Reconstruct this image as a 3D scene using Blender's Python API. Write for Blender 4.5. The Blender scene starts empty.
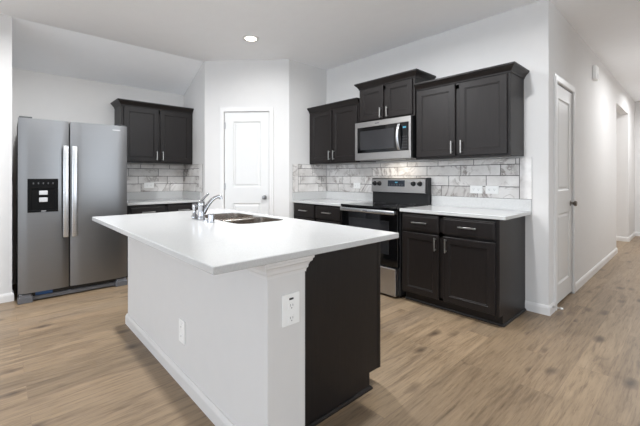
import bpy, bmesh, math, random
from math import pi, sin, cos, radians
from mathutils import Vector, Matrix

# ------------------------------------------------------------------ camera, world, lights, exposure
S = bpy.context.scene
COL = S.collection
cam_data = bpy.data.cameras.new('camera')
cam = bpy.data.objects.new('camera', cam_data)
COL.objects.link(cam)
cam.location = (0.9003, -3.5973, 1.2239)
cam.rotation_euler = (pi / 2, 0, 0.8245)
cam_data.sensor_width = 36.0
cam_data.lens = 349.37 / 640 * 36
cam_data.shift_y = -(213 - 177.54) / 640
cam_data.clip_start = 0.02
S.camera = cam

S.view_settings.view_transform = 'Standard'
S.view_settings.look = 'None'
S.view_settings.gamma = 1.0
S.view_settings.use_curve_mapping = False
S.view_settings.exposure = 0.25
S.cycles.diffuse_bounces = 8

W = bpy.data.worlds.new('world')
S.world = W
W.use_nodes = True
W.node_tree.nodes['Background'].inputs[0].default_value = (0.9, 0.95, 1.0, 1)
W.node_tree.nodes['Background'].inputs[1].default_value = 0.05


def area(name, loc, rot, sx, sy, power, color, shape='RECTANGLE', spread=180):
    l = bpy.data.lights.new(name, 'AREA')
    l.shape = shape
    l.size = sx
    if shape == 'RECTANGLE':
        l.size_y = sy
    l.energy = power
    l.color = color
    l.spread = radians(spread)
    o = bpy.data.objects.new(name, l)
    COL.objects.link(o)
    o.location = loc
    o.rotation_euler = rot
    return o


# daylight through the rear living-room windows, plus two added side fills
area('window_daylight_rear', (0.4, -11.95, 1.45), (pi / 2, 0, 0), 7.0, 2.3, 315, (0.78, 0.88, 1.0))
area('window_daylight_side', (5.95, -7.2, 1.45), (pi / 2, 0, pi / 2), 5.0, 2.3, 78, (0.83, 0.915, 1.0))  # unseen source, added to light the fridge wall and island end
area('window_daylight_kitchen', (5.95, -1.25, 1.45), (pi / 2, 0, pi / 2), 2.0, 2.3, 66, (0.83, 0.915, 1.0))  # unseen source, added to lift the range wall, fridge wall and ceiling
# recessed ceiling lamps: kitchen (2 x 2, plus one added between) and hall
for cx, cy, p in ((-2.58, -1.46, 4), (-1.42, -1.48, 25), (-0.25, -1.50, 29), (-2.30, -3.35, 54), (-0.10, -3.40, 2)):  # second entry is an added fill that brightens the range wall
    area('can_lamp', (cx, cy, 2.80), (0, 0, 0), 0.13, 0.13, p, (0.95, 0.975, 1.0), 'DISK', 170)
area('can_lamp', (0.95, 2.7, 2.80), (0, 0, 0), 0.13, 0.13, 22, (0.95, 0.975, 1.0), 'DISK', 170)
area('can_lamp', (0.75, 4.9, 2.80), (0, 0, 0), 0.13, 0.13, 26, (0.95, 0.975, 1.0), 'DISK', 170)
# daylight from the side corridor at the end of the hall
area('corridor_daylight', (-1.7, 4.5, 1.4), (pi / 2, 0, -pi / 2), 1.0, 1.6, 10, (1.0, 0.97, 0.95))
# lamp under the microwave
area('cooktop_lamp', (-1.53, -0.20, 1.425), (0, 0, 0), 0.32, 0.08, 1.6, (1.0, 0.93, 0.82))

# ------------------------------------------------------------------ materials


def lin(c):
    return tuple(((v / 255) / 12.92 if v / 255 <= 0.04045 else ((v / 255 + 0.055) / 1.055) ** 2.4) for v in c) + (1.0,)


class NT:
    def __init__(self, name):
        self.m = bpy.data.materials.new(name)
        self.m.use_nodes = True
        self.t = self.m.node_tree
        self.b = self.t.nodes['Principled BSDF']

    def n(self, kind, **kw):
        nd = self.t.nodes.new(kind)
        for k, v in kw.items():
            setattr(nd, k, v)
        return nd

    def l(self, a, b):
        self.t.links.new(a, b)

    def set(self, **kw):
        for k, v in kw.items():
            self.b.inputs[k.replace('_', ' ')].default_value = v
        return self

    def coords(self, scale=(1, 1, 1), rot=(0, 0, 0), src='Object'):
        tc = self.n('ShaderNodeTexCoord')
        mp = self.n('ShaderNodeMapping')
        mp.inputs['Scale'].default_value = scale
        mp.inputs['Rotation'].default_value = rot
        self.l(tc.outputs[src], mp.inputs[0])
        return mp.outputs[0]

    def noise(self, vec, scale=5, detail=3, rough=0.5, dist=0.0):
        nd = self.n('ShaderNodeTexNoise')
        nd.inputs['Scale'].default_value = scale
        nd.inputs['Detail'].default_value = detail
        nd.inputs['Roughness'].default_value = rough
        nd.inputs['Distortion'].default_value = dist
        if vec is not None:
            self.l(vec, nd.inputs['Vector'])
        return nd.outputs['Fac']

    def ramp(self, fac, stops):
        r = self.n('ShaderNodeValToRGB')
        el = r.color_ramp.elements
        while len(el) < len(stops):
            el.new(0.5)
        for e, (p, c) in zip(el, stops):
            e.position = p
            e.color = c
        self.l(fac, r.inputs[0])
        return r.outputs[0]

    def mix(self, fac, a, b, mode='MIX'):
        m = self.n('ShaderNodeMix', data_type='RGBA', blend_type=mode)
        for sock, v in ((m.inputs[0], fac), (m.inputs[6], a), (m.inputs[7], b)):
            if hasattr(v, 'is_linked'):
                self.l(v, sock)
            else:
                sock.default_value = v
        return m.outputs[2]

    def bump(self, h, strength=0.1, dist=0.01):
        b = self.n('ShaderNodeBump')
        b.inputs['Strength'].default_value = strength
        b.inputs['Distance'].default_value = dist
        self.l(h, b.inputs['Height'])
        self.l(b.outputs[0], self.b.inputs['Normal'])


def plain(name, rgb, rough=0.5, metal=0.0, spec=0.5, bump=0.0, bscale=200, var=0.03):
    t = NT(name)
    v = t.coords()
    c = lin(rgb)
    lo = tuple(x * (1 - var) for x in c[:3]) + (1,)
    hi = tuple(min(1, x * (1 + var)) for x in c[:3]) + (1,)
    col = t.ramp(t.noise(v, 9, 2), [(0.3, lo), (0.7, hi)])
    t.l(col, t.b.inputs['Base Color'])
    t.set(Roughness=rough, Metallic=metal)
    t.b.inputs['Specular IOR Level'].default_value = spec
    if bump:
        t.bump(t.noise(v, bscale, 2), bump, 0.002)
    return t.m


def emit(name, rgb, strength):
    t = NT(name)
    t.b.inputs['Base Color'].default_value = lin(rgb)
    t.b.inputs['Emission Color'].default_value = lin(rgb)
    t.b.inputs['Emission Strength'].default_value = strength
    return t.m


M = {}
M['wall'] = plain('wall_paint', (216, 214, 212), 0.75, bump=0.06, bscale=120, var=0.008)
M['ceiling'] = plain('ceiling_paint', (249, 250, 252), 0.85, bump=0.06, bscale=120, var=0.008)
M['trim'] = plain('trim_paint', (221, 219, 217), 0.35, var=0.006)
M['doorwhite'] = plain('door_paint', (216, 215, 213), 0.38, var=0.006)
M['plate'] = plain('plate_plastic', (244, 244, 242), 0.3, var=0.005)
M['slot'] = plain('slot_dark', (45, 45, 46), 0.6)
M['slotgrey'] = plain('slot_grey', (150, 150, 150), 0.6)
M['black'] = plain('black_plastic', (20, 20, 21), 0.35)
M['satinblack'] = plain('satin_black', (9, 9, 10), 0.5, spec=0.12)
M['blackglass'] = plain('black_glass', (10, 10, 11), 0.06)
M['darkside'] = plain('appliance_side', (42, 42, 44), 0.45, bump=0.1, bscale=500)
M['grill'] = plain('grey_grille', (105, 106, 110), 0.4, metal=0.4)
M['ovenwindow'] = plain('oven_window', (36, 36, 38), 0.1)
M['mesh'] = plain('microwave_window', (44, 44, 46), 0.16)
M['button'] = plain('button_grey', (70, 70, 72), 0.5)
M['blue'] = plain('blue_tape', (40, 80, 130), 0.5)
M['nickel'] = plain('brushed_nickel', (205, 203, 200), 0.28, metal=1.0)
M['knobgrey'] = plain('satin_nickel', (150, 148, 146), 0.3, metal=1.0)
M['knob'] = plain('satin_bronze', (120, 112, 104), 0.3, metal=1.0)
M['chrome'] = plain('chrome', (192, 193, 197), 0.06, metal=1.0)
M['sinksteel'] = plain('sink_steel', (196, 188, 180), 0.22, metal=1.0)
M['grey'] = plain('grey_plastic', (186, 186, 188), 0.35)
M['rubber'] = plain('white_rubber', (225, 225, 222), 0.6)
M['lens'] = emit('lamp_lens', (255, 246, 232), 9.0)
M['clock'] = emit('clock_glow', (70, 140, 165), 0.45)
M['display'] = plain('display_glass', (22, 28, 38), 0.12)


def cabinet_mat():
    t = NT('espresso_wood')
    v = t.coords((14, 14, 1.2))
    a = t.noise(v, 5, 5, 0.6, 0.6)
    col = t.ramp(a, [(0.3, lin((26, 22, 21))), (0.55, lin((30, 26, 25))), (0.78, lin((35, 30, 29)))])
    t.l(col, t.b.inputs['Base Color'])
    t.set(Roughness=0.38)
    t.b.inputs['Specular IOR Level'].default_value = 0.3
    t.bump(a, 0.04, 0.002)
    return t.m


M['cab'] = cabinet_mat()


def quartz_mat():
    t = NT('white_quartz')
    v = t.coords()
    f = t.noise(v, 160, 2)
    base = t.ramp(f, [(0.35, lin((190, 190, 189))), (0.65, lin((198, 198, 197)))])
    w = t.noise(v, 2.2, 6, 0.6, 1.6)
    vein = t.ramp(w, [(0.47, (1, 1, 1, 1)), (0.5, (0.90, 0.895, 0.89, 1)), (0.53, (1, 1, 1, 1))])
    k = t.noise(v, 3.1, 2)
    kk = t.ramp(k, [(0.52, (0, 0, 0, 1)), (0.72, (0.6, 0.6, 0.6, 1))])
    t.l(t.mix(kk, base, t.mix(1.0, base, vein, 'MULTIPLY')), t.b.inputs['Base Color'])
    t.set(Roughness=0.14)
    return t.m


M['quartz'] = quartz_mat()


def steel_mat(name, rgb, vertical=True, rough=0.3):
    t = NT(name)
    v = t.coords((1.2, 1.2, 260) if not vertical else (260, 260, 1.2))
    a = t.noise(v, 2, 4, 0.6)
    c = lin(rgb)
    col = t.ramp(a, [(0.3, tuple(x * 0.93 for x in c[:3]) + (1,)), (0.7, c)])
    t.l(col, t.b.inputs['Base Color'])
    rr = t.ramp(a, [(0.3, (rough - .04,) * 3 + (1,)), (0.7, (rough + .05,) * 3 + (1,))])
    t.l(rr, t.b.inputs['Roughness'])
    t.set(Metallic=1.0)
    t.bump(a, 0.03, 0.001)
    return t.m


M['steel'] = steel_mat('brushed_steel', (142, 142, 143), vertical=False, rough=0.34)
M['steelbright'] = steel_mat('bright_steel', (190, 188, 186), vertical=False, rough=0.32)
M['steelbar'] = steel_mat('handle_steel', (222, 223, 225), vertical=False, rough=0.3)


def marble_mat():
    t = NT('marble_tile')
    geo = t.n('ShaderNodeNewGeometry')
    tc = t.n('ShaderNodeTexCoord')
    rv = t.n('ShaderNodeVectorMath', operation='SCALE')
    rv.inputs[0].default_value = (7.3, 5.1, 9.7)
    t.l(geo.outputs['Random Per Island'], rv.inputs['Scale'])
    ad = t.n('ShaderNodeVectorMath', operation='ADD')
    t.l(tc.outputs['Object'], ad.inputs[0])
    t.l(rv.outputs[0], ad.inputs[1])
    v = ad.outputs[0]
    cloud = t.ramp(t.noise(v, 4.5, 4, 0.6), [(0.3, lin((206, 201, 197))), (0.65, lin((234, 231, 228)))])
    w = t.noise(v, 3.4, 5, 0.62, 1.2)
    vein = t.ramp(w, [(0.45, (1, 1, 1, 1)), (0.49, (0.40, 0.37, 0.36, 1)), (0.505, (0.62, 0.59, 0.57, 1)), (0.54, (1, 1, 1, 1))])
    k = t.ramp(t.noise(v, 5.0, 2), [(0.40, (0, 0, 0, 1)), (0.66, (1, 1, 1, 1))])
    c = t.mix(k, cloud, t.mix(1.0, cloud, vein, 'MULTIPLY'))
    br = t.n('ShaderNodeHueSaturation')
    mr = t.n('ShaderNodeMapRange')
    mr.inputs['To Min'].default_value = 0.88
    mr.inputs['To Max'].default_value = 1.04
    t.l(geo.outputs['Random Per Island'], mr.inputs['Value'])
    t.l(mr.outputs[0], br.inputs['Value'])
    t.l(c, br.inputs['Color'])
    t.l(br.outputs[0], t.b.inputs['Base Color'])
    t.set(Roughness=0.22)
    return t.m


M['marble'] = marble_mat()
M['grout'] = plain('grey_grout', (74, 72, 71), 0.9, var=0.08)


def floor_mat():
    t = NT('oak_planks')
    tc = t.n('ShaderNodeTexCoord')
    mp = t.n('ShaderNodeMapping')
    mp.inputs['Rotation'].default_value = (0, 0, pi / 2)
    t.l(tc.outputs['Object'], mp.inputs[0])
    br = t.n('ShaderNodeTexBrick')
    br.offset = 0.37
    br.offset_frequency = 2
    br.inputs['Scale'].default_value = 1.0
    br.inputs['Mortar Size'].default_value = 0.0016
    br.inputs['Mortar Smooth'].default_value = 0.1
    br.inputs['Brick Width'].default_value = 1.32
    br.inputs['Row Height'].default_value = 0.178
    br.inputs['Color1'].default_value = (0, 0, 0, 1)
    br.inputs['Color2'].default_value = (1, 1, 1, 1)
    br.inputs['Mortar'].default_value = (0.5, 0.5, 0.5, 1)
    t.l(mp.outputs[0], br.inputs['Vector'])
    rnd = t.n('ShaderNodeSeparateColor')
    t.l(br.outputs['Color'], rnd.inputs[0])
    off = t.n('ShaderNodeCombineXYZ')
    mul = t.n('ShaderNodeMath', operation='MULTIPLY')
    mul.inputs[1].default_value = 37.0
    t.l(rnd.outputs[0], mul.inputs[0])
    t.l(mul.outputs[0], off.inputs[0])
    t.l(mul.outputs[0], off.inputs[2])
    ad = t.n('ShaderNodeVectorMath', operation='ADD')
    t.l(tc.outputs['Object'], ad.inputs[0])
    t.l(off.outputs[0], ad.inputs[1])

    def sc(x, y):
        m = t.n('ShaderNodeMapping')
        m.inputs['Scale'].default_value = (x, y, 1)
        t.l(ad.outputs[0], m.inputs[0])
        return m.outputs[0]
    grain = t.noise(sc(44, 2.6), 2.0, 7, 0.72, 0.35)
    band = t.noise(sc(10, 1.1), 1.3, 4, 0.6, 1.1)
    tone = t.ramp(rnd.outputs[0], [(0.0, lin((134, 115, 92))), (0.35, lin((147, 126, 101))), (0.7, lin((153, 132, 106))), (1.0, lin((139, 121, 100)))])
    g = t.ramp(grain, [(0.34, (0.62, 0.59, 0.56, 1)), (0.45, (0.89, 0.88, 0.87, 1)), (0.55, (1.0, 1.0, 1.0, 1)), (0.68, (1.09, 1.09, 1.09, 1))])
    b = t.ramp(band, [(0.33, (0.68, 0.66, 0.65, 1)), (0.46, (0.94, 0.935, 0.93, 1)), (0.62, (1.08, 1.08, 1.08, 1))])
    c = t.mix(1.0, tone, g, 'MULTIPLY')
    c = t.mix(1.0, c, b, 'MULTIPLY')
    vo = t.n('ShaderNodeTexVoronoi')
    vo.inputs['Scale'].default_value = 1.0
    wob = t.n('ShaderNodeVectorMath', operation='ADD')
    nz = t.n('ShaderNodeTexNoise')
    nz.inputs['Scale'].default_value = 9
    t.l(ad.outputs[0], nz.inputs['Vector'])
    wsc = t.n('ShaderNodeVectorMath', operation='SCALE')
    wsc.inputs['Scale'].default_value = 0.22
    t.l(nz.outputs['Color'], wsc.inputs[0])
    t.l(sc(6.0, 2.6), wob.inputs[0])
    t.l(wsc.outputs[0], wob.inputs[1])
    t.l(wob.outputs[0], vo.inputs['Vector'])
    kn = t.ramp(vo.outputs['Distance'], [(0.06, (1, 1, 1, 1)), (0.27, (0, 0, 0, 1))])
    gate = t.ramp(t.noise(sc(1.7, .8), 1.4, 1), [(0.42, (0, 0, 0, 1)), (0.46, (0.85, 0.85, 0.85, 1))])
    c = t.mix(t.mix(1.0, kn, gate, 'MULTIPLY'), c, lin((66, 51, 41)))
    seam = t.ramp(br.outputs['Fac'], [(0.0, (0, 0, 0, 1)), (1.0, (0.55, 0.55, 0.55, 1))])
    c = t.mix(seam, c, lin((120, 100, 82)))
    t.l(c, t.b.inputs['Base Color'])
    t.set(Roughness=0.42)
    t.bump(grain, 0.05, 0.002)
    return t.m


M['floor'] = floor_mat()

# ------------------------------------------------------------------ mesh helpers


class MB:
    def __init__(self):
        self.b = bmesh.new()

    def box(self, x0, x1, y0, y1, z0, z1, bev=0.0, seg=1):
        c = ((x0 + x1) / 2, (y0 + y1) / 2, (z0 + z1) / 2)
        d = (abs(x1 - x0), abs(y1 - y0), abs(z1 - z0))
        r = bmesh.ops.create_cube(self.b, size=1.0, matrix=Matrix.Translation(c) @ Matrix.Diagonal((*d, 1)))
        if bev:
            es = list({e for v in r['verts'] for e in v.link_edges})
            bmesh.ops.bevel(self.b, geom=es, offset=bev, segments=seg, profile=0.5, affect='EDGES', clamp_overlap=True)
        return self

    def cyl(self, p0, p1, r0, r1=None, seg=20):
        p0, p1 = Vector(p0), Vector(p1)
        r1 = r0 if r1 is None else r1
        d = p1 - p0
        q = d.to_track_quat('Z', 'Y').to_matrix().to_4x4()
        bmesh.ops.create_cone(self.b, cap_ends=True, segments=seg, radius1=r0, radius2=r1, depth=d.length,
                              matrix=Matrix.Translation((p0 + p1) / 2) @ q)
        return self

    def ball(self, c, r, sx=1, sy=1, sz=1, seg=16):
        bmesh.ops.create_uvsphere(self.b, u_segments=seg, v_segments=seg // 2 + 2, radius=r,
                                  matrix=Matrix.Translation(c) @ Matrix.Diagonal((sx, sy, sz, 1)))
        return self

    def tube(self, pts, rads, seg=14):
        pts = [Vector(p) for p in pts]
        if not hasattr(rads, '__len__'):
            rads = [rads] * len(pts)
        rings = []
        for i, p in enumerate(pts):
            a = pts[max(i - 1, 0)]
            c = pts[min(i + 1, len(pts) - 1)]
            t = (c - a).normalized()
            up = Vector((0, 0, 1)) if abs(t.z) < 0.95 else Vector((1, 0, 0))
            u = t.cross(up).normalized()
            v = u.cross(t)
            rings.append([self.b.verts.new(p + (u * cos(2 * pi * k / seg) + v * sin(2 * pi * k / seg)) * rads[i]) for k in range(seg)])
        for a, c in zip(rings, rings[1:]):
            for k in range(seg):
                self.b.faces.new((a[k], a[(k + 1) % seg], c[(k + 1) % seg], c[k]))
        self.b.faces.new(rings[0][::-1])
        self.b.faces.new(rings[-1])
        return self

    def lathe(self, prof, seg=28, origin=(0, 0, 0), axis='z'):
        o = Vector(origin)
        rings = []
        for r, h in prof:
            ring = []
            for k in range(seg):
                a = 2 * pi * k / seg
                if axis == 'z':
                    p = Vector((r * cos(a), r * sin(a), h))
                elif axis == 'y':
                    p = Vector((r * cos(a), h, r * sin(a)))
                else:
                    p = Vector((h, r * cos(a), r * sin(a)))
                ring.append(self.b.verts.new(o + p))
            rings.append(ring)
        for a, c in zip(rings, rings[1:]):
            for k in range(seg):
                self.b.faces.new((a[k], a[(k + 1) % seg], c[(k + 1) % seg], c[k]))
        self.b.faces.new(rings[0][::-1])
        self.b.faces.new(rings[-1])
        return self

    def sweep(self, path, prof, caps=True):
        """prof: (out, z) polygon swept along an open horizontal path; 'out' points to the right of travel."""
        P = [Vector(p) for p in path]
        rings = []
        for i, p in enumerate(P):
            ns = []
            if i > 0:
                d = (P[i] - P[i - 1]).normalized()
                ns.append(Vector((d.y, -d.x)))
            if i < len(P) - 1:
                d = (P[i + 1] - P[i]).normalized()
                ns.append(Vector((d.y, -d.x)))
            if len(ns) == 2:
                n = (ns[0] + ns[1]).normalized()
                n = n / max(0.2, n.dot(ns[0]))
            else:
                n = ns[0]
            rings.append([self.b.verts.new((p.x + n.x * o, p.y + n.y * o, z)) for o, z in prof])
        m = len(prof)
        for a, c in zip(rings, rings[1:]):
            for k in range(m):
                self.b.faces.new((a[k], a[(k + 1) % m], c[(k + 1) % m], c[k]))
        if caps:
            self.b.faces.new(rings[0][::-1])
            self.b.faces.new(rings[-1])
        return self

    def prism(self, poly, y0, y1, axis='y'):
        """extrude a 2D polygon; axis y: poly in (x,z); axis x: poly in (y,z); axis z: poly in (x,y)."""
        def pt(p, h):
            return {'y': (p[0], h, p[1]), 'x': (h, p[0], p[1]), 'z': (p[0], p[1], h)}[axis]
        a = [self.b.verts.new(pt(p, y0)) for p in poly]
        c = [self.b.verts.new(pt(p, y1)) for p in poly]
        n = len(poly)
        self.b.faces.new(a[::-1])
        self.b.faces.new(c)
        for k in range(n):
            self.b.faces.new((a[k], a[(k + 1) % n], c[(k + 1) % n], c[k]))
        return self

    def panel_door(self, x0, x1, z0, z1, yb, yf, panels, prof, edge=0.003):
        """slab from yb (back) to yf (front, smaller y) with framed panels (px0,px1,pz0,pz1) stacked in z."""
        b = self.b

        def V(x, y, z):
            return b.verts.new((x, y, z))

        def ring(a0, a1, c0, c1, y):
            return [V(a0, y, c0), V(a1, y, c0), V(a1, y, c1), V(a0, y, c1)]

        def join(r, s):
            for k in range(4):
                b.faces.new((r[k], r[(k + 1) % 4], s[(k + 1) % 4], s[k]))
        back = ring(x0, x1, z0, z1, yb)
        mid = ring(x0, x1, z0, z1, yf + edge)
        frt = ring(x0 + edge, x1 - edge, z0 + edge, z1 - edge, yf)
        b.faces.new(back[::-1])
        join(back, mid)
        join(mid, frt)
        X0, X1, Z0, Z1 = x0 + edge, x1 - edge, z0 + edge, z1 - edge

        def quad(a0, a1, c0, c1):
            b.faces.new(ring(a0, a1, c0, c1, yf))
        panels = sorted(panels, key=lambda p: p[2])
        px0, px1 = panels[0][0], panels[0][1]
        quad(X0, px0, Z0, Z1)
        quad(px1, X1, Z0, Z1)
        zs = Z0
        for p in panels:
            quad(px0, px1, zs, p[2])
            zs = p[3]
        quad(px0, px1, zs, Z1)
        for p in panels:
            r = ring(*p, yf)
            for ins, dep in prof:
                s = ring(p[0] + ins, p[1] - ins, p[2] + ins, p[3] - ins, yf + dep)
                join(r, s)
                r = s
            b.faces.new(r)
        return self

    def build(self, name, mat, parent=None, smooth=False, loc=None, rot=None):
        bmesh.ops.remove_doubles(self.b, verts=self.b.verts, dist=1e-6)
        bmesh.ops.recalc_face_normals(self.b, faces=self.b.faces)
        me = bpy.data.meshes.new(name)
        if smooth:
            for f in self.b.faces:
                f.smooth = True
            for e in self.b.edges:
                if len(e.link_faces) == 2 and e.calc_face_angle(0) > radians(38):
                    e.smooth = False
        self.b.to_mesh(me)
        self.b.free()
        me.materials.append(M[mat] if isinstance(mat, str) else mat)
        o = bpy.data.objects.new(name, me)
        COL.objects.link(o)
        if parent is not None:
            o.parent = parent
        if loc:
            o.location = loc
        if rot:
            o.rotation_euler = rot
        return o


def tag(o, label, cat, group=None):
    o['label'] = label
    o['category'] = cat
    if group:
        o['group'] = group
    return o


def thing(name, label, cat, loc=(0, 0, 0), rz=0.0, group=None):
    o = bpy.data.objects.new(name, None)
    o.empty_display_size = 0.1
    COL.objects.link(o)
    o.location = loc
    o.rotation_euler = (0, 0, rz)
    return tag(o, label, cat, group)


def struct(o, label=None):
    o['kind'] = 'structure'
    if label:
        o['label'] = label
    return o


# ------------------------------------------------------------------ room shell
ZC = 2.82
XP = -2.848           # pantry side wall
XW = -4.413           # fridge wall
YS = -1.51            # wall beside the fridge run
XA = -3.72            # wall left of the fridge, and the crease of the ceiling
YA = -3.487
T = 0.11
YR = -12.0
XR = 6.0

fl = MB().box(XW - .3, XR + .2, YR - .2, 6.6, -0.12, 0.0).build('floor', 'floor')
struct(fl)
struct(MB().box(XA, XR + .2, YR - .2, 6.6, ZC, ZC + .1).build('ceiling', 'ceiling'))
# sloped part above the fridge run
sl = MB()
sl.prism([(XA, ZC), (XW - .12, ZC - (XA - XW + .12) * (0.342 / (XA - XW))), (XW - .12, ZC + .1), (XA, ZC + .1)], YA - .12, YS + .12)
struct(sl.build('ceiling_slope', 'ceiling'))

struct(MB().box(XP - T, 0.0, 0.0, T, 0, ZC).build('wall_back', 'wall'))
wr = MB()
DY0, DY1, DZ = 0.222, 0.868, 2.115       # hall door opening
OY0, OY1, OZ = 3.80, 5.25, 2.44          # corridor opening
wr.box(-T, 0, T, DY0, 0, ZC).box(-T, 0, DY0, DY1, DZ, ZC).box(-T, 0, DY1, OY0, 0, ZC).box(-T, 0, OY0, OY1, OZ, ZC).box(-T, 0, OY1, 6.25, 0, ZC)
struct(wr.build('wall_right', 'wall'))
ce = MB().box(-2.0, -T, OY1, OY1 + T, 0, ZC).box(-2.0, -T, OY0 - T, OY0, 0, ZC).box(-2.1, -2.0, OY0 - T, OY1 + T, 0, ZC)
struct(ce.build('wall_corridor', 'wall'))
struct(MB().box(-T, 1.7, 6.25, 6.36, 0, ZC).build('wall_hall', 'wall'))
struct(MB().box(1.55, 1.66, 0.0, 6.25, 0, ZC).build('wall_hall_side', 'wall'))
struct(MB().box(1.55, XR, 0.0, T, 0, ZC).build('wall_front', 'wall'))
# closet behind the hall door (dark)
struct(MB().box(-1.2, -T, 1.2, 1.25, 0, ZC).box(-1.25, -1.2, T, 1.25, 0, ZC).build('wall_closet', 'wall'))
# pantry: side wall, diagonal wall with door hole, wall beside the fridge run
struct(MB().box(XP - T, XP, -0.70, 0.0, 0, ZC).build('wall_pantry', 'wall'))
D0 = Vector((XP, -0.70, 0))                        # right end of the diagonal
D1 = Vector((XP - 0.825, -0.70 - 0.812, 0))        # left end
dl = (D1 - D0).length
dang = math.atan2((D0 - D1).y, (D0 - D1).x)        # local +x runs from D1 to D0, front faces local -y
PD0, PD1, PDZ = 0.272, 0.886, 2.115                # door opening in local x
dw = MB()
dw.box(0, PD0, 0, T, 0, ZC).box(PD1, dl, 0, T, 0, ZC).box(PD0, PD1, 0, T, PDZ, ZC)
struct(dw.build('wall_diagonal', 'wall', loc=D1, rot=(0, 0, dang)))
struct(MB().box(XW - T, D1.x, YS, YS + T, 0, ZC).build('wall_side', 'wall'))
struct(MB().box(XW - T, XW, YA - T, YS, 0, ZC).build('wall_left', 'wall'))
struct(MB().box(XW, XA - .0, YA - T, YA, 0, ZC).box(XA - T, XA, YR, YA - T, 0, ZC).build('wall_alcove', 'wall'))
# living-room walls behind the camera, with openings for rear windows and added side fill
wb = MB()
wb.box(XA - T, -3.1, YR - T, YR, 0, ZC).box(3.9, XR, YR - T, YR, 0, ZC).box(-3.1, 3.9, YR - T, YR, 0, 0.3).box(-3.1, 3.9, YR - T, YR, 2.6, ZC)
struct(wb.build('wall_rear', 'wall'))
we = MB()
we.box(XR, XR + T, YR, -9.7, 0, ZC).box(XR, XR + T, -4.7, -2.25, 0, ZC).box(XR, XR + T, -0.25, T, 0, ZC)
for wa, wb_ in ((-9.7, -4.7), (-2.25, -0.25)):
    we.box(XR, XR + T, wa, wb_, 0, 0.3).box(XR, XR + T, wa, wb_, 2.6, ZC)
struct(we.build('wall_living', 'wall'))

BBP = [(0, 0), (0.015, 0), (0.015, 0.060), (0.011, 0.073), (0.006, 0.083), (0, 0.085)]


def baseboard(name, path):
    struct(MB().sweep(path, BBP).build(name, 'trim'))


# travel so that the room lies on the right-hand side
baseboard('baseboard_back', [(-0.185, 0.0), (0.0, 0.0), (0.0, DY0 - 0.066)])
baseboard('baseboard_right', [(0, DY1 + 0.066), (0, OY0), (-0.5, OY0)])
baseboard('baseboard_hall', [(-1.9, OY1), (0, OY1), (0, 6.25), (1.55, 6.25)])
baseboard('baseboard_left', [(XA, YR), (XA, YA), (XA - .12, YA)])


# ------------------------------------------------------------------ room doors
def room_door(idx, loc, rz, w, h, casing_w, panel_top, split_lo, split_hi, hinge_z, knob_z, gap, knob_out):
    """local: x from 0..w along the wall, front faces -y, wall face at y = 0"""
    d = bpy.data.objects.new('door_%d' % idx, None)
    COL.objects.link(d)
    d.location = loc
    d.rotation_euler = (0, 0, rz)
    struct(d)
    g = 0.001
    st = 0.118 if w < 0.66 else 0.12
    mb = MB().panel_door(g, w - g, gap, h - g, 0.040, 0.004,
                         [(st, w - st, 0.20, split_lo), (st, w - st, split_hi, panel_top)],
                         [(0.010, 0.010), (0.022, 0.011), (0.040, 0.004)])
    mb.build('door_panel', 'doorwhite', d)
    k = MB().lathe([(0.0, -0.0), (0.032, 0.0), (0.034, -0.004), (0.030, -0.009), (0.014, -0.012), (0.011, -0.030),
                    (0.018, -0.036), (0.027, -0.046), (0.028, -0.056), (0.022, -0.064), (0.0, -0.066)], 24, (w - 0.062, 0.012, knob_z), 'y')
    k.build('door_knob', 'knobgrey' if idx == 1 else 'knob', d, smooth=True)
    MB().box(w - 0.012, w - 0.001, 0.004, 0.02, knob_z - 0.03, knob_z + 0.03, 0.002).build('strike_plate', 'nickel', d)
    for z in hinge_z:
        MB().cyl((0.0, 0.002, z - 0.045), (0.0, 0.002, z + 0.045), 0.006, seg=10).box(0.001, 0.02, 0.004, 0.010, z - 0.045, z + 0.045).build('hinge', 'grey', d)
    # casing with a stepped profile
    c = casing_w
    cs = MB()
    for (a, b_, y) in ((0.004, c, -0.012), (0.010, c - 0.022, -0.017)):
        cs.box(-b_, -a, y, 0.0, 0, h + a)
        cs.box(w + a, w + b_, y, 0.0, 0, h + a)
        cs.box(-b_, w + b_, y, 0.0, h + a, h + b_)
    tr = cs.build('trim_%d' % idx, 'trim')
    tr.location = loc
    tr.rotation_euler = (0, 0, rz)
    struct(tr)
    jb = MB().box(-0.004, 0.0, 0.0, T, 0, h).box(w, w + 0.004, 0.0, T, 0, h).box(-.004, w + .004, 0.0, T, h, h + 0.004)
    jb.box(0, 0.012, 0.05, 0.07, 0, h).box(w - 0.012, w, 0.05, 0.07, 0, h)
    j = jb.build('trim_%d' % (idx + 4), 'trim')
    j.location = loc
    j.rotation_euler = (0, 0, rz)
    struct(j)
    return d


dx = Vector((cos(dang), sin(dang), 0))
room_door(1, D1 + dx * PD0, dang, PD1 - PD0, PDZ, 0.060, 1.985, 0.875, 1.095, (0.25, 1.1, 1.93), 0.955, 0.012, 0)
# hall door: front faces +x, local x runs +y
room_door(2, (0, DY0, 0), pi / 2, DY1 - DY0, DZ, 0.066, 1.985, 0.875, 1.095, (0.30, 1.10, 1.93), 0.955, 0.022, 0)

# ------------------------------------------------------------------ cabinets
CROWN = [(0.0, 0.0), (0.008, 0.0), (0.010, 0.012), (0.018, 0.022), (0.036, 0.040), (0.050, 0.050), (0.054, 0.056), (0.060, 0.058), (0.060, 0.072), (0.0, 0.072)]
CDP = [(0.003, 0.004), (0.009, 0.004), (0.012, 0.009)]


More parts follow.
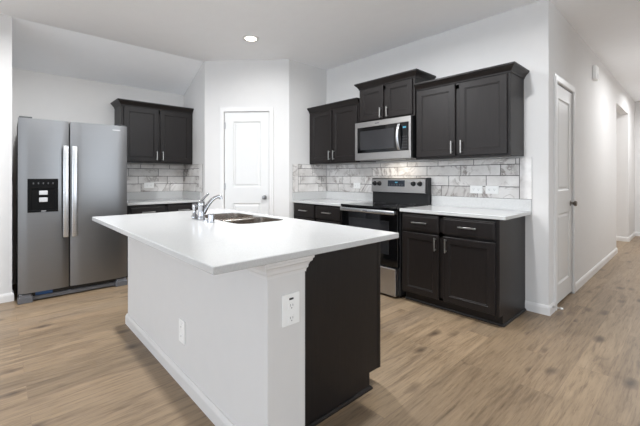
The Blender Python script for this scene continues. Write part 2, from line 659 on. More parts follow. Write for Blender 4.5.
def pull(parent, x, z, length, vertical, y):
    """flat bar pull standing off the face at y (front is -y)"""
    mb = MB()
    h = length / 2
    if vertical:
        mb.box(x - .006, x + .006, y - .032, y - .022, z - h, z + h, 0.002)
        for s in (-1, 1):
            mb.box(x - .005, x + .005, y - .024, y, z + s * (h - .012) - .006, z + s * (h - .012) + .006)
    else:
        mb.box(x - h, x + h, y - .032, y - .022, z - .006, z + .006, 0.002)
        for s in (-1, 1):
            mb.box(x + s * (h - .012) - .006, x + s * (h - .012) + .006, y - .024, y, z - .005, z + .005)
    return mb.build('handle', 'nickel', parent)


def cab_door(root, x0, x1, z0, z1, yb, hx=None, hz=None, hl=0.125, name='door'):
    fw = 0.056
    d = MB().panel_door(x0, x1, z0, z1, yb, yb - 0.02, [(x0 + fw, x1 - fw, z0 + fw, z1 - fw)], CDP).build(name, 'cab', root)
    if hx is not None:
        pull(d, hx, hz, hl, True, yb - 0.02)
    return d


def drawer(root, x0, x1, z0, z1, yb):
    d = MB().panel_door(x0, x1, z0, z1, yb, yb - 0.02, [(x0 + .012, x1 - .012, z0 + .012, z1 - .012)], [(0.004, -0.002), (0.010, -0.002)]).build('drawer', 'cab', root)
    pull(d, (x0 + x1) / 2, (z0 + z1) / 2 + 0.005, 0.155, False, yb - 0.02)
    return d


def wall_cabinet(label, loc, rz, w, depth, zb, zt, doors, crown_path, hz, hl=0.122):
    """local: x 0..w, back at y=0, front at y=-depth"""
    root = thing('wall_cabinet', label, 'cabinet', (loc[0], loc[1], zb), rz)
    H = zt - zb
    b = MB()
    b.box(0, w, -depth + .018, -0.001, 0.012, H)
    b.build('cabinet_body', 'cab', root)
    f = MB()
    # face frame, hanging a little below the floor of the box
    xs = [0.0] + [0.5 * (doors[0][1] + doors[1][0])] + [w]
    f.box(0, .03, -depth, -depth + .02, 0, H, .001).box(w - .03, w, -depth, -depth + .02, 0, H, .001)
    f.box(xs[1] - .03, xs[1] + .03, -depth, -depth + .0199, 0.03, H - .02)
    f.box(.03, w - .03, -depth, -depth + .0199, 0, .04).box(.03, w - .03, -depth, -depth + .0199, H - .06, H)
    f.build('face_frame', 'cab', root)
    (a0, a1), (c0, c1) = doors
    cab_door(root, a0, a1, 0.022, H - 0.012, -depth, a1 - 0.028, hz - zb, hl)
    cab_door(root, c0, c1, 0.022, H - 0.012, -depth, c0 + 0.028, hz - zb, hl)
    c = MB().sweep(crown_path, [(o * 0.78, z + H - 0.002) for o, z in CROWN])
    c.box(0.001, w - 0.001, -depth + .001, -0.002, H + .055, H + .068)
    c.build('crown_molding', 'cab', root)
    return root


# right of the microwave
X0 = -1.128
WR = 1.128 - 0.198
wall_cabinet('dark brown two-door wall cabinet at the right end, right of the microwave', (X0, 0, 0), 0, WR, 0.335, 1.412, 2.138,
             ((0.018, 0.437), (0.477, 0.905)), [(0.0, -0.335), (WR, -0.335), (WR, -0.002)], 1.518)
# above the microwave
wall_cabinet('short dark two-door wall cabinet directly above the microwave, its crown highest', (-1.897, 0, 0), 0, 0.769, 0.355, 1.878, 2.286,
             ((0.024, 0.365), (0.403, 0.744)), [(0.0, -0.002), (0.0, -0.355), (0.769, -0.355), (0.769, -0.002)], 1.965, 0.115)
# corner, left of the microwave
wall_cabinet('dark two-door wall cabinet in the corner between pantry wall and microwave', (XP + .002, 0, 0), 0, 0.925, 0.335, 1.412, 2.130,
             ((0.05, 0.458), (0.482, 0.90)), [(0.0, -0.335), (0.925, -0.335)], 1.518)
# beside the fridge
wall_cabinet('dark two-door wall cabinet on the left wall beside the fridge', (XW, -2.44, 0), pi / 2, 0.925, 0.335, 1.415, 2.148,
             ((0.03, 0.452), (0.474, 0.895)), [(0.0, -0.002), (0.0, -0.335), (0.925, -0.335)], 1.518)


def base_cabinet(label, loc, rz, w, depth, splits, end_right=False, htop=0.885):
    root = thing('base_cabinet', label, 'cabinet', loc, rz)
    b = MB()
    b.box(0, w, -depth + .02, -0.001, 0.092, htop)
    b.build('cabinet_body', 'cab', root)
    k = MB().box(0.0, w, -depth + .072, -0.003, 0.0, 0.095)
    k.build('toe_kick', 'cab', root)
    sh = MB()
    ypt = -depth + .072
    pr = [(0, 0), (0.014, 0), (0.013, 0.010), (0.007, 0.017), (0, 0.019)]
    sh.sweep([(0, ypt), (w, ypt), (w, -0.017)] if end_right else [(0, ypt), (w, ypt)], pr)
    sh.build('shoe_molding', 'cab', root)
    f = MB()
    for (a, c) in ((0, .03), (w - .03, w)):
        f.box(a, c, -depth, -depth + .021, 0.092, htop, .001)
    xm = 0.5 * (splits[0][1] + splits[1][0])
    f.box(xm - .03, xm + .03, -depth, -depth + .0205, 0.1, htop - .01)
    for (z0, z1) in ((0.092, 0.125), (0.675, 0.725), (0.85, htop)):
        f.box(.03, w - .03, -depth, -depth + .0205, z0, z1)
    f.build('face_frame', 'cab', root)
    (a0, a1), (c0, c1) = splits
    cab_door(root, a0, a1, 0.106, 0.690, -depth, a1 - 0.030, 0.610, 0.122)
    cab_door(root, c0, c1, 0.106, 0.690, -depth, c0 + 0.030, 0.610, 0.122)
    drawer(root, a0, a1, 0.712, 0.862, -depth)
    drawer(root, c0, c1, 0.712, 0.862, -depth)
    return root


BD = 0.618
base_cabinet('dark base cabinet with two drawers over two doors, right of the range', (-1.112, 0, 0), 0, 0.926, BD,
             ((0.018, 0.405), (0.448, 0.898)), True)
base_cabinet('dark base cabinet in the corner left of the range', (XP + .001, 0, 0), 0, 0.918, BD,
             ((0.03, 0.432), (0.464, 0.888)))
base_cabinet('dark base cabinet under the counter beside the fridge', (XW, -2.44, 0), pi / 2, 0.928, BD,
             ((0.03, 0.440), (0.470, 0.888)))


# ------------------------------------------------------------------ countertops
def counter(label, x0, x1, y0, y1, splashes):
    root = thing('countertop', label, 'countertop', (x0, y1, 0.885))
    MB().box(0, x1 - x0, y0 - y1, -0.001, 0.0, 0.030, 0.003).build('slab', 'quartz', root)
    for s in splashes:
        MB().box(*s, 0.030, 0.137, 0.002).build('upstand', 'quartz', root)
    return root


CD = 0.645
counter('white quartz countertop on the base cabinet right of the range', -1.124, -0.132, -CD, 0, [(0, 0.992, -0.021, -0.001)])
wl = -1.926 - XP
counter('white quartz countertop in the corner left of the range', XP + .001, -1.926, -CD, 0, [(0, wl - .002, -0.021, -0.001), (0, 0.020, -CD, -0.021)])
counter('white quartz countertop beside the fridge', XW + .001, XW + CD, -2.440, YS, [(0, 0.020, -0.929, -0.021), (0, CD - .002, -0.021, -0.001)])


# ------------------------------------------------------------------ marble tile backsplashes
def backsplash(label, loc, rz, w, z0, z1, seed, rows=None, edge_right=0.0, edge_left=0.0, tile=0.395):
    """local x 0..w, wall face y=0, tiles stand 8 mm out to -y; tiles are real slabs on a grout bed"""
    root = thing('tile_backsplash', label, 'backsplash', (loc[0], loc[1], z0), rz)
    R = random.Random(seed)
    g = 0.0031
    MB().box(0, w, -0.0055, -0.0005, 0, z1 - z0).build('grout_bed', 'grout', root)
    t = MB()
    zz = [0.0, 0.113, 0.221, 0.329, z1 - z0]
    xa, xb = edge_left, w - edge_right
    for r in range(4):
        if zz[r] >= z1 - z0 - .01:
            break
        st = (rows[r] if rows else xb - R.uniform(0.05, tile))
        cuts = [xa, xb]
        x = st
        while x > xa + .03:
            cuts.append(x)
            x -= tile
        x = st + tile
        while x < xb - .03:
            cuts.append(x)
            x += tile
        cuts = sorted(c for c in cuts if xa <= c <= xb)
        for a, b in zip(cuts, cuts[1:]):
            if b - a > .01:
                t.box(a + g, b - g, -0.009, -0.004, zz[r] + g, min(zz[r + 1], z1 - z0) - g, 0.0008)
    t.build('subway_tile', 'marble', root)
    e = MB()
    if edge_right:
        e.box(xb + g, w, -0.009, -0.001, g, z1 - z0, 0.0008)
    if edge_left:
        e.box(0, xa - g, -0.009, -0.001, g, z1 - z0, 0.0008)
    if edge_right or edge_left:
        e.build('edge_tile', 'marble', root)
    return root


wt = -0.130 - XP
rows = [-0.62 - XP, -0.535 - XP, -0.40 - XP, -0.66 - XP]
backsplash('grey veined marble tile backsplash behind the range', (XP + .010, 0, 0), 0, wt - .010, 1.0215, 1.410, 3, [r - .01 for r in rows], edge_right=0.103)
backsplash('short marble tile backsplash on the pantry side wall in the corner', (XP, -0.002, 0), pi * 1.5 + pi, 0.60, 1.0215, 1.410, 5, None, 0, 0) if False else None
# pantry side wall faces +x : local x runs +y
backsplash('short marble tile return on the side wall left of the range corner', (XP, -CD + .005, 0), pi / 2, CD - .015, 1.0215, 1.410, 7, None, edge_left=0.095)
backsplash('marble tile backsplash on the left wall beside the fridge', (XW, -2.455, 0), pi / 2, 2.455 + YS - 0.001, 1.0215, 1.4135, 11)
# side wall faces -y
backsplash('short marble tile return left of the pantry, by the fridge counter', (XW + .010, YS, 0), 0, CD + .02 - .010, 1.0215, 1.4135, 13, None, edge_right=0.10)


# ------------------------------------------------------------------ wall plates
def outlet(label, loc, rz, horizontal=True, w=0.115, h=0.072, sockets=2, slot=False, ry=0.0, blank=False):
    """local: plate in x-z, front faces -y"""
    root = thing('wall_outlet', label, 'outlet', loc, rz)
    if not horizontal:
        w, h = h, w
    MB().box(-w / 2, w / 2, -0.007, 0.0005, -h / 2, h / 2, 0.0025, 2).build('cover_plate', 'plate', root)
    off = (w if horizontal else h) * 0.20
    for s in ((-1, 1) if sockets == 2 else (0,)):
        cx, cz = (s * off, 0) if horizontal else (0, s * off)
        if slot:
            cz -= h * 0.09
        r = MB().box(cx - .016, cx + .016, -0.0095, -0.006, cz - .014, cz + .014, 0.004, 2).build('receptacle', 'plate', root)
        m = MB()
        if blank:
            m.cyl((cx, -0.0105, cz), (cx, -0.009, cz), 0.0035, seg=12)
        else:
            m.box(cx - .0075, cx - .0050, -0.0102, -0.009, cz - .001, cz + .009).box(cx + .0050, cx + .0075, -0.0102, -0.009, cz - .001, cz + .008)
            m.cyl((cx, -0.0102, cz - .008), (cx, -0.009, cz - .008), 0.003, seg=10)
        m.build('slots', 'slotgrey', r)
    if slot:
        MB().box(-.011, .011, -0.0095, -0.006, h * 0.335 - .004, h * 0.335 + .004, .001).build('indicator_slot', 'slot', root)
    return root


outlet('left of the two white outlet plates on the tile right of the range', (-0.632, -0.0088, 1.103), 0, True, 0.125, 0.080)
outlet('right of the two white outlet plates on the tile right of the range', (-0.478, -0.0088, 1.103), 0, True, 0.125, 0.080)
outlet('white outlet plate on the tile left of the range', (-2.240, -0.0088, 1.115), 0, True, 0.120, 0.080)
outlet('white outlet plate on the tile beside the fridge', (XW + .0088, -2.008, 1.113), pi / 2, True, 0.130, 0.078)

# ------------------------------------------------------------------ kitchen island
IX0, IX1 = -2.345, -0.285        # knee wall
IY0, IY1 = -2.792, -2.590
CXE = -0.392                     # dark end panel
SINK_X0, SINK_X1 = -1.95, -1.09
CYB = -1.912                     # cabinet doors' face, range side
isl = thing('kitchen_island', 'kitchen island with white front wall and dark wood end panel', 'island', (IX0, IY0, 0))


def L(x, y):
    return x - IX0, y - IY0


kw = MB().box(0, IX1 - IX0, 0, IY1 - IY0, 0, 0.884, 0.004, 2)
kw.build('knee_wall', 'wall', isl)
CAP = [(0, 0), (0.004, 0.0), (0.006, 0.014), (0.016, 0.022), (0.018, 0.034), (0.026, 0.046), (0.040, 0.054), (0.042, 0.064), (0.050, 0.068), (0.050, 0.083), (0, 0.083)]
x1, y1 = IX1 - IX0, IY1 - IY0
cap = MB().sweep([(x1 - .135, 0), (x1, 0), (x1, y1), (x1 - .08, y1)], [(o * 0.58, z * 0.92 + 0.808) for o, z in CAP])
cap.build('capital_molding', 'trim', isl)
bbi = MB().sweep([(0, y1), (0, 0), (x1, 0), (x1, y1)], BBP)
bbi.build('baseboard', 'trim', isl)
ex, ey = L(CXE, CYB)
cb = MB()
cb.prism([(y1 + .001, 0.0), (ey - .100, 0.0), (ey - .100, 0.092), (ey - .001, 0.092), (ey - .001, 0.884), (y1 + .001, 0.884)], ex - .018, ex, 'x')
cb.build('end_panel', 'cab', isl)
st = MB().box(ex - .02, ex + .003, ey - .022, ey, 0.092, 0.884, .001)
st.build('corner_stile', 'cab', isl)
cb = MB().box(.002, ex - .018, y1 + .001, ey - .02, .092, .112).box(.002, ex - .018, y1 + .001, ey - .10, 0, .095)
cb.box(.002, .020, y1 + .001, ey - .02, .092, .884).box(.002, ex - .018, y1 + .001, y1 + .013, .112, .884)
for k in range(1, 4):
    xk = .002 + (ex - .02) * k / 4
    if not SINK_X0 < xk + IX0 < SINK_X1:
        cb.box(xk - .009, xk + .009, y1 + .013, ey - .02, .112, .884)
cb.box(.002, ex - .018, ey - .038, ey - .02, .112, .884)
cb.build('cabinet_body', 'cab', isl)
MB().sweep([(ex, y1), (ex, ey - .100), (ex - .3, ey - .100)], [(0, 0), (0.014, 0), (0.013, 0.010), (0.007, 0.017), (0, 0.019)]).build('shoe_molding', 'cab', isl)
# doors and drawers on the range side
nb = 4
bw = (ex - .02) / nb
for k in range(nb):
    xr = ex - .012 - k * bw
    d = MB()
    rootd = MB().panel_door(-xr, -(xr - bw + .02), 0.106, 0.690, -(ey - .02), -(ey), [(-xr + .056, -(xr - bw + .02) - .056, 0.162, 0.634)], CDP)
    od = rootd.build('door', 'cab', isl, rot=(0, 0, pi))
    pull(od, -xr + .03 if k % 2 else -(xr - bw + .02) - .03, 0.61, 0.122, True, -ey)
    dr = MB().panel_door(-xr, -(xr - bw + .02), 0.712, 0.862, -(ey - .02), -ey, [(-xr + .012, -(xr - bw + .02) - .012, 0.724, 0.85)], [(0.004, -0.002)])
    odr = dr.build('drawer', 'cab', isl, rot=(0, 0, pi))
    pull(odr, -(xr - bw / 2), 0.79, 0.155, False, -ey)

# island countertop with the sink cut-out
KX0, KX1, KY0, KY1 = -2.335, -0.236, -3.048, -1.945
SX0, SX1, SY0, SY1 = -1.905, -1.135, -2.425, -2.035


def rrect(x0, x1, y0, y1, r, n=8):
    pts = []
    for cx, cy, a0 in ((x1 - r, y1 - r, 0), (x0 + r, y1 - r, pi / 2), (x0 + r, y0 + r, pi), (x1 - r, y0 + r, 1.5 * pi)):
        for k in range(n + 1):
            a = a0 + k * pi / 2 / n
            pts.append((cx + r * cos(a), cy + r * sin(a)))
    return pts


kt = tag(bpy.data.objects.new('countertop', None), 'large white quartz island countertop with a sink cut-out', 'countertop')
COL.objects.link(kt)
kt.location = (KX0, KY0, 0.885)
b = MB()
bm = b.b
hole = rrect(SX0 - KX0, SX1 - KX0, SY0 - KY0, SY1 - KY0, 0.085)
ow, oh = KX1 - KX0, KY1 - KY0
e_ = 0.003


def loopv(pts, z):
    vs = [bm.verts.new((x, y, z)) for x, y in pts]
    es = [bm.edges.new((vs[k], vs[(k + 1) % len(vs)])) for k in range(len(vs))]
    return vs, es


def rect(i):
    return [(i, i), (ow - i, i), (ow - i, oh - i), (i, oh - i)]


vo_t, eo_t = loopv(rect(e_), 0.030)
vh_t, eh_t = loopv(hole, 0.030)
bmesh.ops.triangle_fill(bm, use_beauty=True, edges=eo_t + eh_t)
vo_b, eo_b = loopv(rect(e_), 0.0)
vh_b, eh_b = loopv(hole, 0.0)
bmesh.ops.triangle_fill(bm, use_beauty=True, edges=eo_b + eh_b)
vm_t = [bm.verts.new((x, y, 0.030 - e_)) for x, y in rect(0)]
vm_b = [bm.verts.new((x, y, e_)) for x, y in rect(0)]
for A, B in ((vo_t, vm_t), (vm_t, vm_b), (vm_b, vo_b), (vh_b, vh_t)):
    n = len(A)
    for k in range(n):
        bm.faces.new((A[k], A[(k + 1) % n], B[(k + 1) % n], B[k]))
b.build('slab', 'quartz', kt)

# undermount double-bowl sink
sk = thing('kitchen_sink', 'stainless steel double-bowl sink set into the island countertop', 'sink', ((SX0 + SX1) / 2, (SY0 + SY1) / 2, 0.884))
hw, hd = (SX1 - SX0) / 2, (SY1 - SY0) / 2


def bowl(x0, x1):
    mb = MB()
    bmm = mb.b
    rings = []
    for ins, z, r in ((0.002, 0.0265, 0.083), (0.003, -0.02, 0.08), (0.012, -0.165, 0.075), (0.03, -0.185, 0.07), (0.09, -0.192, 0.05)):
        rings.append([bmm.verts.new((x, y, z)) for x, y in rrect(x0 + ins, x1 - ins, -hd + ins, hd - ins, r)])
    for A, B in zip(rings, rings[1:]):
        n = len(A)
        for k in range(n):
            bmm.faces.new((A[k], A[(k + 1) % n], B[(k + 1) % n], B[k]))
    bmm.faces.new(rings[-1])
    o = mb.build('basin', 'sinksteel', sk, smooth=True)
    cx = (x0 + x1) / 2
    MB().lathe([(0.0, -0.1925), (0.042, -0.1925), (0.045, -0.190), (0.040, -0.1885), (0.0, -0.1905)], 24, (cx, 0, 0)).build('drain', 'chrome', o, smooth=True)
    return o


bL = bowl(-hw, -0.020)
MB().box(-.30, -.255, hd - .012, hd - .004, -0.03, -0.008).build('sticker', 'blue', bL)  # small blue plate on the far wall of the bowl
bowl(0.020, hw)
MB().box(-0.026, 0.026, -hd + .004, hd - .004, -0.05, 0.020, 0.008, 3).build('divider', 'sinksteel', sk)
fl_ = MB()
bm = fl_.b
vi, ei = loopv([(x, y) for x, y in rrect(-hw - .001, hw + .001, -hd - .001, hd + .001, .085)], -0.0015)
vo2, eo2 = loopv([(x, y) for x, y in rrect(-hw - .02, hw + .02, -hd - .02, hd + .02, .1)], -0.0015)
bmesh.ops.triangle_fill(bm, use_beauty=True, edges=ei + eo2)
fl_.build('rim_flange', 'sinksteel', sk)

# faucet, side spray, air-gap cap (base of each on the countertop)
FX, FY, FZ = -1.555, -2.505, 0.9150
fc = thing('kitchen_faucet', 'chrome single-lever faucet with arched spout on the island', 'faucet', (FX, FY, FZ))
mb = MB()
for z0, z1, i in ((0, 0.008, 0), (0.008, 0.012, 0.006)):
    bmm = mb.b
    pl = rrect(-0.125 + i, 0.125 - i, -0.028 + i, 0.028 - i, 0.0275 - i, 6)
    mb.prism(pl, z0, z1, 'z')
mb.build('base_plate', 'chrome', fc, smooth=True)
MB().lathe([(0.0, 0.011), (0.027, 0.011), (0.026, 0.02), (0.0225, 0.03), (0.0225, 0.090), (0.025, 0.096), (0.025, 0.126), (0.021, 0.136), (0.010, 0.143), (0.0, 0.144)], 24).build('body', 'chrome', fc, smooth=True)
sp = [(0.0, 0.014, 0.045), (0.004, 0.030, 0.078), (0.009, 0.052, 0.115), (0.014, 0.076, 0.143), (0.018, 0.100, 0.160), (0.021, 0.120, 0.167), (0.024, 0.140, 0.166)]
MB().tube(sp, [0.018, 0.017, 0.015, 0.0135, 0.0125, 0.012, 0.012]).build('spout', 'chrome', fc, smooth=True)
MB().cyl((0.0235, 0.138, 0.170), (0.025, 0.142, 0.148), 0.0135, 0.0125).build('aerator', 'chrome', fc, smooth=True)
MB().tube([(0.0, 0.0, 0.138), (0.006, 0.018, 0.158), (0.013, 0.036, 0.178), (0.017, 0.050, 0.190)], [0.010, 0.0075, 0.0075, 0.006]).build('lever', 'chrome', fc, smooth=True)
ss = thing('side_sprayer', 'chrome side sprayer left of the faucet body on the island', 'sprayer', (FX - 0.105, FY - .005, FZ + .0122))
MB().lathe([(0.0, 0), (0.022, 0), (0.021, 0.012), (0.0145, 0.020), (0.013, 0.045), (0.0, 0.045)], 20).build('holder', 'chrome', ss, smooth=True)
MB().lathe([(0.0, 0.044), (0.012, 0.044), (0.0135, 0.056), (0.0175, 0.078), (0.0175, 0.094), (0.013, 0.102), (0.0, 0.104)], 20).build('spray_head', 'chrome', ss, smooth=True)
ag = thing('air_gap', 'short chrome capped cylinder on the island right of the faucet', 'air gap', (FX + 0.185, FY - .012, FZ))
MB().lathe([(0.0, 0), (0.026, 0), (0.026, 0.004), (0.0215, 0.006), (0.0215, 0.012), (0.0, 0.012)], 22).build('collar', 'chrome', ag, smooth=True)
MB().lathe([(0.0, 0.011), (0.021, 0.011), (0.0215, 0.052), (0.019, 0.060), (0.0, 0.062)], 22).build('cap', 'chrome', ag, smooth=True)

outlet('white outlet plate with dark top slot on the island end', (IX1 + .0005, -2.675, 0.662), pi / 2, False, 0.134, 0.092, slot=True)
outlet('white outlet plate low on the island front wall', (-1.165, IY0 - .0005, 0.318), 0, False, 0.135, 0.085, blank=True)

# ------------------------------------------------------------------ range
rg = thing('electric_range', 'stainless and black electric range between the base cabinets', 'range', (-1.918, -0.012, 0))
RW = 0.784
MB().box(0.004, RW - .004, -0.600, -0.0, 0.03, 0.895, .003).build('range_body', 'darkside', rg)
ct = MB().box(0, RW, -0.655, -0.06, 0.896, 0.919, .005, 2)
ctop = ct.build('cooktop', 'blackglass', rg)
for bx, by, r in ((0.2, -0.46, .115), (0.58, -0.46, .09), (0.2, -0.2, .085), (0.58, -0.2, .105)):
    m = MB()
    for rr in (r, r * .62):
        n = 36
        A = [[m.b.verts.new((bx + q * cos(2 * pi * k / n), by + q * sin(2 * pi * k / n), 0.9194)) for k in range(n)] for q in (rr, rr - .003)]
        for k in range(n):
            m.b.faces.new((A[0][k], A[0][(k + 1) % n], A[1][(k + 1) % n], A[1][k]))
    m.build('burner_ring', 'grill', ctop)
bg = MB().prism([(-0.088, 0.918), (-0.0, 0.918), (-0.0, 1.222), (-0.055, 1.222), (-0.075, 1.208), (-0.082, 1.05), (-0.060, 1.04), (-0.062, 0.918)], 0.0, RW, 'x')
bg.build('backguard', 'black', rg)
pn = MB()
pn.prism([(-0.0795, 1.048), (-0.094, 1.048), (-0.088, 1.205), (-0.066, 1.220), (-0.055, 1.2222)], 0.006, RW - .022, 'x')
panel = pn.build('control_panel', 'steelbright', rg)


def py(z):
    return -0.094 + (z - 1.048) / (1.205 - 1.048) * 0.006


dm = MB().prism([(py(1.118) - .0015, 1.118), (py(1.190) - .0015, 1.190), (py(1.190) + .004, 1.190), (py(1.118) + .004, 1.118)], 0.255, 0.495, 'x')
disp = dm.build('display', 'display', rg)
m = MB()
for k, hh in enumerate((0.006, 0.006, 0.006)):
    m.box(0.362 + k * .012, 0.370 + k * .012, py(1.168) - .0028, py(1.168) - .001, 1.160, 1.174)
m.build('clock_digits', 'clock', disp)
for r in range(2):
    for k in range(6):
        MB().box(0.272 + k * .036, 0.288 + k * .036, py(1.135) - .003, py(1.135) - .001, 1.128 + r * .013, 1.132 + r * .013).build('button', 'grill', disp)
for kx in (0.058, 0.132, 0.612, 0.696):
    z = 1.152
    k = MB().lathe([(0.0, 0.0), (0.029, 0.0), (0.028, -0.008), (0.022, -0.012), (0.020, -0.030), (0.0, -0.031)], 24, (kx, py(z), z), 'y')
    k.box(kx - .004, kx + .004, py(z) - .034, py(z) - .028, z - .018, z + .018, .001)
    k.build('control_knob', 'black', rg, smooth=True)
dr = MB().box(0.006, RW - .006, -0.640, -0.600, 0.315, 0.893, .004)
od = dr.build('oven_door', 'blackglass', rg)
MB().box(0.115, RW - .115, -0.6425, -0.638, 0.43, 0.775, .002).build('oven_window', 'ovenwindow', od)
hb = MB()
hb.box(0.022, RW - .022, -0.688, -0.668, 0.848, 0.888, .007, 3)
for xx in (0.03, RW - .05):
    hb.box(xx, xx + .022, -0.672, -0.636, 0.856, 0.880, .003)
hb.build('door_handle', 'steelbar', od, smooth=True)
sd = MB().box(0.026, RW - .026, -0.652, -0.598, 0.024, 0.300, .004)
sd.build('storage_drawer', 'steelbright', rg)
MB().box(0.02, RW - .02, -0.56, -0.02, 0.0, 0.035).build('plinth', 'black', rg)
m = MB().box(RW / 2 - .03, RW / 2 + .03, -0.6895, -0.687, 0.862, 0.872)
m.build('badge', 'grill', od)

# ------------------------------------------------------------------ microwave
MX0, MX1, MZ0, MZ1 = -1.912, -1.138, 1.430, 1.876
mw = thing('microwave', 'stainless over-the-range microwave under the short wall cabinet', 'microwave', (MX0, -0.002, MZ0))
w, h = MX1 - MX0, MZ1 - MZ0
MB().box(0.002, w - .002, -0.385, 0, 0.0, h, .002).build('housing', 'black', mw)
ff = MB()
yb, yf = -0.383, -0.418
zt, zb_ = h - .062, 0.082
ff.box(0, w, yf, yb, zt, h, .003).box(0, w, yf, yb, 0.0, zb_, .003)
ff.box(0, .034, yf, yb, zb_ - .002, zt + .002, .001).box(w - .026, w, yf, yb, zb_ - .002, zt + .002, .001)
ff.build('front_frame', 'steelbright', mw)
dd = MB().box(.033, 0.648, yf + .004, yb, zb_, zt, .002)
od = dd.build('door', 'blackglass', mw)
MB().box(.080, 0.560, yf + .0025, yf + .006, zb_ + .035, zt - .045, .001).build('door_window', 'mesh', od)
cp = MB().box(0.650, w - .025, yf + .004, yb, zb_, zt, .002).build('control_panel', 'blackglass', mw)
m = MB()
for k in range(3):
    m.box(0.676 + k * .014, 0.685 + k * .014, yf + .002, yf + .0045, zt - .062, zt - .044)
m.build('clock_digits', 'clock', cp)
for r in range(5):
    for k in range(3):
        MB().box(0.668 + k * .024, 0.680 + k * .024, yf + .0025, yf + .0045, zb_ + .03 + r * .03, zb_ + .034 + r * .03).build('button', 'grill', cp)
pts = []
for k in range(13):
    u = k / 12
    pts.append((0.630, yf - .006 - .040 * sin(pi * u) ** 0.7, zb_ + .012 + (zt - zb_ - .024) * u))
hm = MB()
for a in (-.011, 0.0, .011):
    pass
ringsL = []
for i, p in enumerate(pts):
    q = [(p[0] - .015, p[1] + .006), (p[0] - .011, p[1] - .004), (p[0], p[1] - .007), (p[0] + .011, p[1] - .004), (p[0] + .015, p[1] + .006), (p[0], p[1] + .009)]
    ringsL.append([hm.b.verts.new((x, y, p[2])) for x, y in q])
for A, B in zip(ringsL, ringsL[1:]):
    for k in range(6):
        hm.b.faces.new((A[k], A[(k + 1) % 6], B[(k + 1) % 6], B[k]))
hm.b.faces.new(ringsL[0][::-1])
hm.b.faces.new(ringsL[-1])
hm.build('door_handle', 'steelbar', od, smooth=True)
MB().box(w / 2 - .085, w / 2 - .025, yf - .001, yf + .001, h - .036, h - .026).build('badge', 'grill', mw)
vt = MB().box(0.06, w - .06, -0.35, -0.24, -0.003, 0.001).build('vent_filter', 'grill', mw)
MB().box(w / 2 - .16, w / 2 + .16, -0.235, -0.16, -0.003, 0.001).build('lamp_lens', 'rubber', mw)

# ------------------------------------------------------------------ fridge (turned a few degrees)
P0 = Vector((-3.530, -3.452))
P1 = Vector((-3.512, -2.506))
FW = (P1 - P0).length
fang = math.atan2((P1 - P0).y, (P1 - P0).x)
fr = thing('refrigerator', 'stainless side-by-side refrigerator with a black ice dispenser', 'refrigerator', (P0.x, P0.y, 0), fang)
# local x along the front, y>0 back into the alcove, front at y = 0
FH = 1.803
MB().box(0.004, FW - .004, 0.075, 0.72, 0.012, FH - .012, .004).build('cabinet_body', 'darkside', fr)
SPL = 0.408


def fdoor(x0, x1, hx, hside):
    """door skin bowed slightly outward"""
    mb = MB()
    n = 10
    pr = []
    for k in range(n + 1):
        u = k / n
        pr.append((x0 + (x1 - x0) * u, -0.004 - 0.010 * sin(pi * u) ** 0.6 if 0 < k < n else 0.004))
    pr += [(x1, 0.072), (x0, 0.072)]
    mb.prism(pr, 0.098, FH, 'z')
    d = mb.build('door', 'steel', fr, smooth=True)
    hb = MB()
    hb.box(hx - .023, hx + .023, -0.072, -0.052, 0.618, 1.548, .007, 3)
    for z in (0.640, 1.526):
        hb.box(hx - .014, hx + .014, -0.056, -0.004, z - .014, z + .014, .003)
    hb.build('door_handle', 'steelbar', d, smooth=True)
    return d


dL = fdoor(0.003, SPL - .006, SPL - .036, -1)
dR = fdoor(SPL + .006, FW - .003, SPL + .036, 1)
# dispenser: recessed black niche with controls and paddles
dx0, dx1, dz0, dz1 = 0.072, 0.312, 0.882, 1.212
dp = MB()
dp.box(dx0, dx1, -0.022, -0.008, 1.112, dz1, .005, 2)
dp.box(dx0, dx0 + .03, -0.022, -0.008, dz0, 1.114, .003).box(dx1 - .03, dx1, -0.022, -0.008, dz0, 1.114, .003)
dp.box(dx0, dx1, -0.030, -0.008, dz0, dz0 + .022, .003).box(dx0 + .01, dx1 - .01, -0.0145, -0.008, dz0 + .01, 1.12)
disp = dp.build('ice_dispenser', 'satinblack', dL)
for z0, z1 in ((1.052, 1.094), (0.982, 1.026)):
    MB().box(0.160, 0.228, -0.026, -0.013, z0, z1, .005, 2).build('paddle', 'grey', disp)
for k in range(5):
    MB().box(dx0 + .04 + k * .038, dx0 + .050 + k * .038, -0.0232, -0.0215, 1.158, 1.176, .001).build('button', 'button', disp)
MB().box(0.175, 0.215, -0.0310, -0.0290, dz0 + .008, dz0 + .014).build('drip_mark', 'grey', disp)
MB().box(FW - .155, FW - .075, -0.0125, -0.008, 1.745, 1.757, .001).build('badge', 'grey', dR)
gr = MB().box(0.0, FW, 0.030, 0.08, 0.012, 0.050, .004)
gr.build('base_grille', 'grill', fr)
MB().box(0.004, FW - .004, 0.05, 0.085, 0.045, 0.098).build('grille_slot', 'black', fr)
for x0_, x1_ in ((0.0, 0.115), (FW - .115, FW)):
    MB().box(x0_, x1_, -0.002, 0.07, 0.0, 0.062, .006, 2).box(x0_ + .01, x1_ - .01, 0.0, 0.07, .05, .088, .004).build('roller_cover', 'grill', fr)
MB().box(0.135, 0.270, 0.040, 0.052, 0.052, 0.088).build('blue_tape', 'blue', fr)
for xx in (0.06, FW - .06):
    MB().box(xx - .05, xx + .05, 0.02, 0.14, FH - .014, FH + .018, .005, 2).build('hinge_cover', 'darkside', fr)

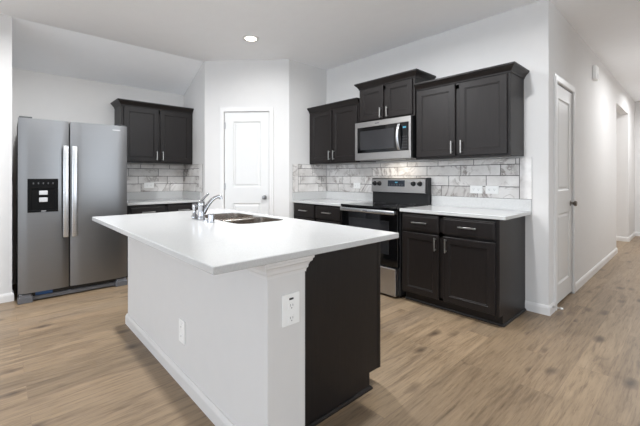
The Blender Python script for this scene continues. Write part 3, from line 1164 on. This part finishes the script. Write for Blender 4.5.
# ------------------------------------------------------------------ small things
rl = thing('recessed_light', 'round recessed ceiling light, lit, above the pantry door side', 'ceiling light', (-2.58, -1.46, ZC))
MB().lathe([(0.066, -0.004), (0.072, -0.009), (0.092, -0.006), (0.097, -0.001), (0.097, 0.0), (0.066, 0.0)], 36).build('trim_ring', 'trim', rl, smooth=True)
MB().lathe([(0.0, -0.005), (0.062, -0.005), (0.066, -0.003), (0.066, 0.0), (0.0, 0.0)], 36).build('lens', 'lens', rl)

ch = thing('door_chime', 'small white rounded chime box high on the hall wall', 'chime', (0.0, 1.965, 2.545))
MB().box(-0.0005, 0.045, -0.085, 0.085, -0.088, 0.088, .016, 3).build('cover', 'plate', ch, smooth=True)
m = MB()
for k in range(5):
    m.box(0.044, 0.0465, -.04, .04, -.07 + k * .012, -.066 + k * .012)
m.build('grille_slots', 'grey', ch)

ds = thing('door_stop', 'small spring door stop on the baseboard below the hall door', 'door stop', (0.016, 0.075, 0.062))
m = MB().cyl((0, 0, 0), (0.006, 0, 0), 0.013)
hel = []
for k in range(85):
    a = k / 8 * 2 * pi
    hel.append((0.006 + 0.055 * k / 84, 0.0065 * cos(a), 0.0065 * sin(a)))
m.tube(hel, 0.0016, 6)
m.build('spring', 'nickel', ds, smooth=True)
MB().cyl((0.060, 0, 0), (0.076, 0, 0), 0.0095, 0.0085).build('tip', 'rubber', ds)

# plain frames: rear windows behind the camera, then two added openings for side fill
for idx, (loc, rz, w_, h_) in enumerate((((-3.1, YR - .03, 0.3), 0, 7.0, 2.3), ((XR + .03, -4.7, 0.3), -pi / 2, 5.0, 2.3), ((XR + .03, -0.25, 0.3), -pi / 2, 2.0, 2.3)), 1):
    wn = MB()
    for a in range(4):
        xx = a * (w_ - .06) / 3
        wn.box(xx, xx + .06, -.03, .03, 0, h_)
    wn.box(0, w_, -.0299, .0299, 0, .06).box(0, w_, -.0299, .0299, h_ - .06, h_)
    o = wn.build('window_%d' % idx, 'trim')
    o.location = loc
    o.rotation_euler = (0, 0, rz)
    struct(o)
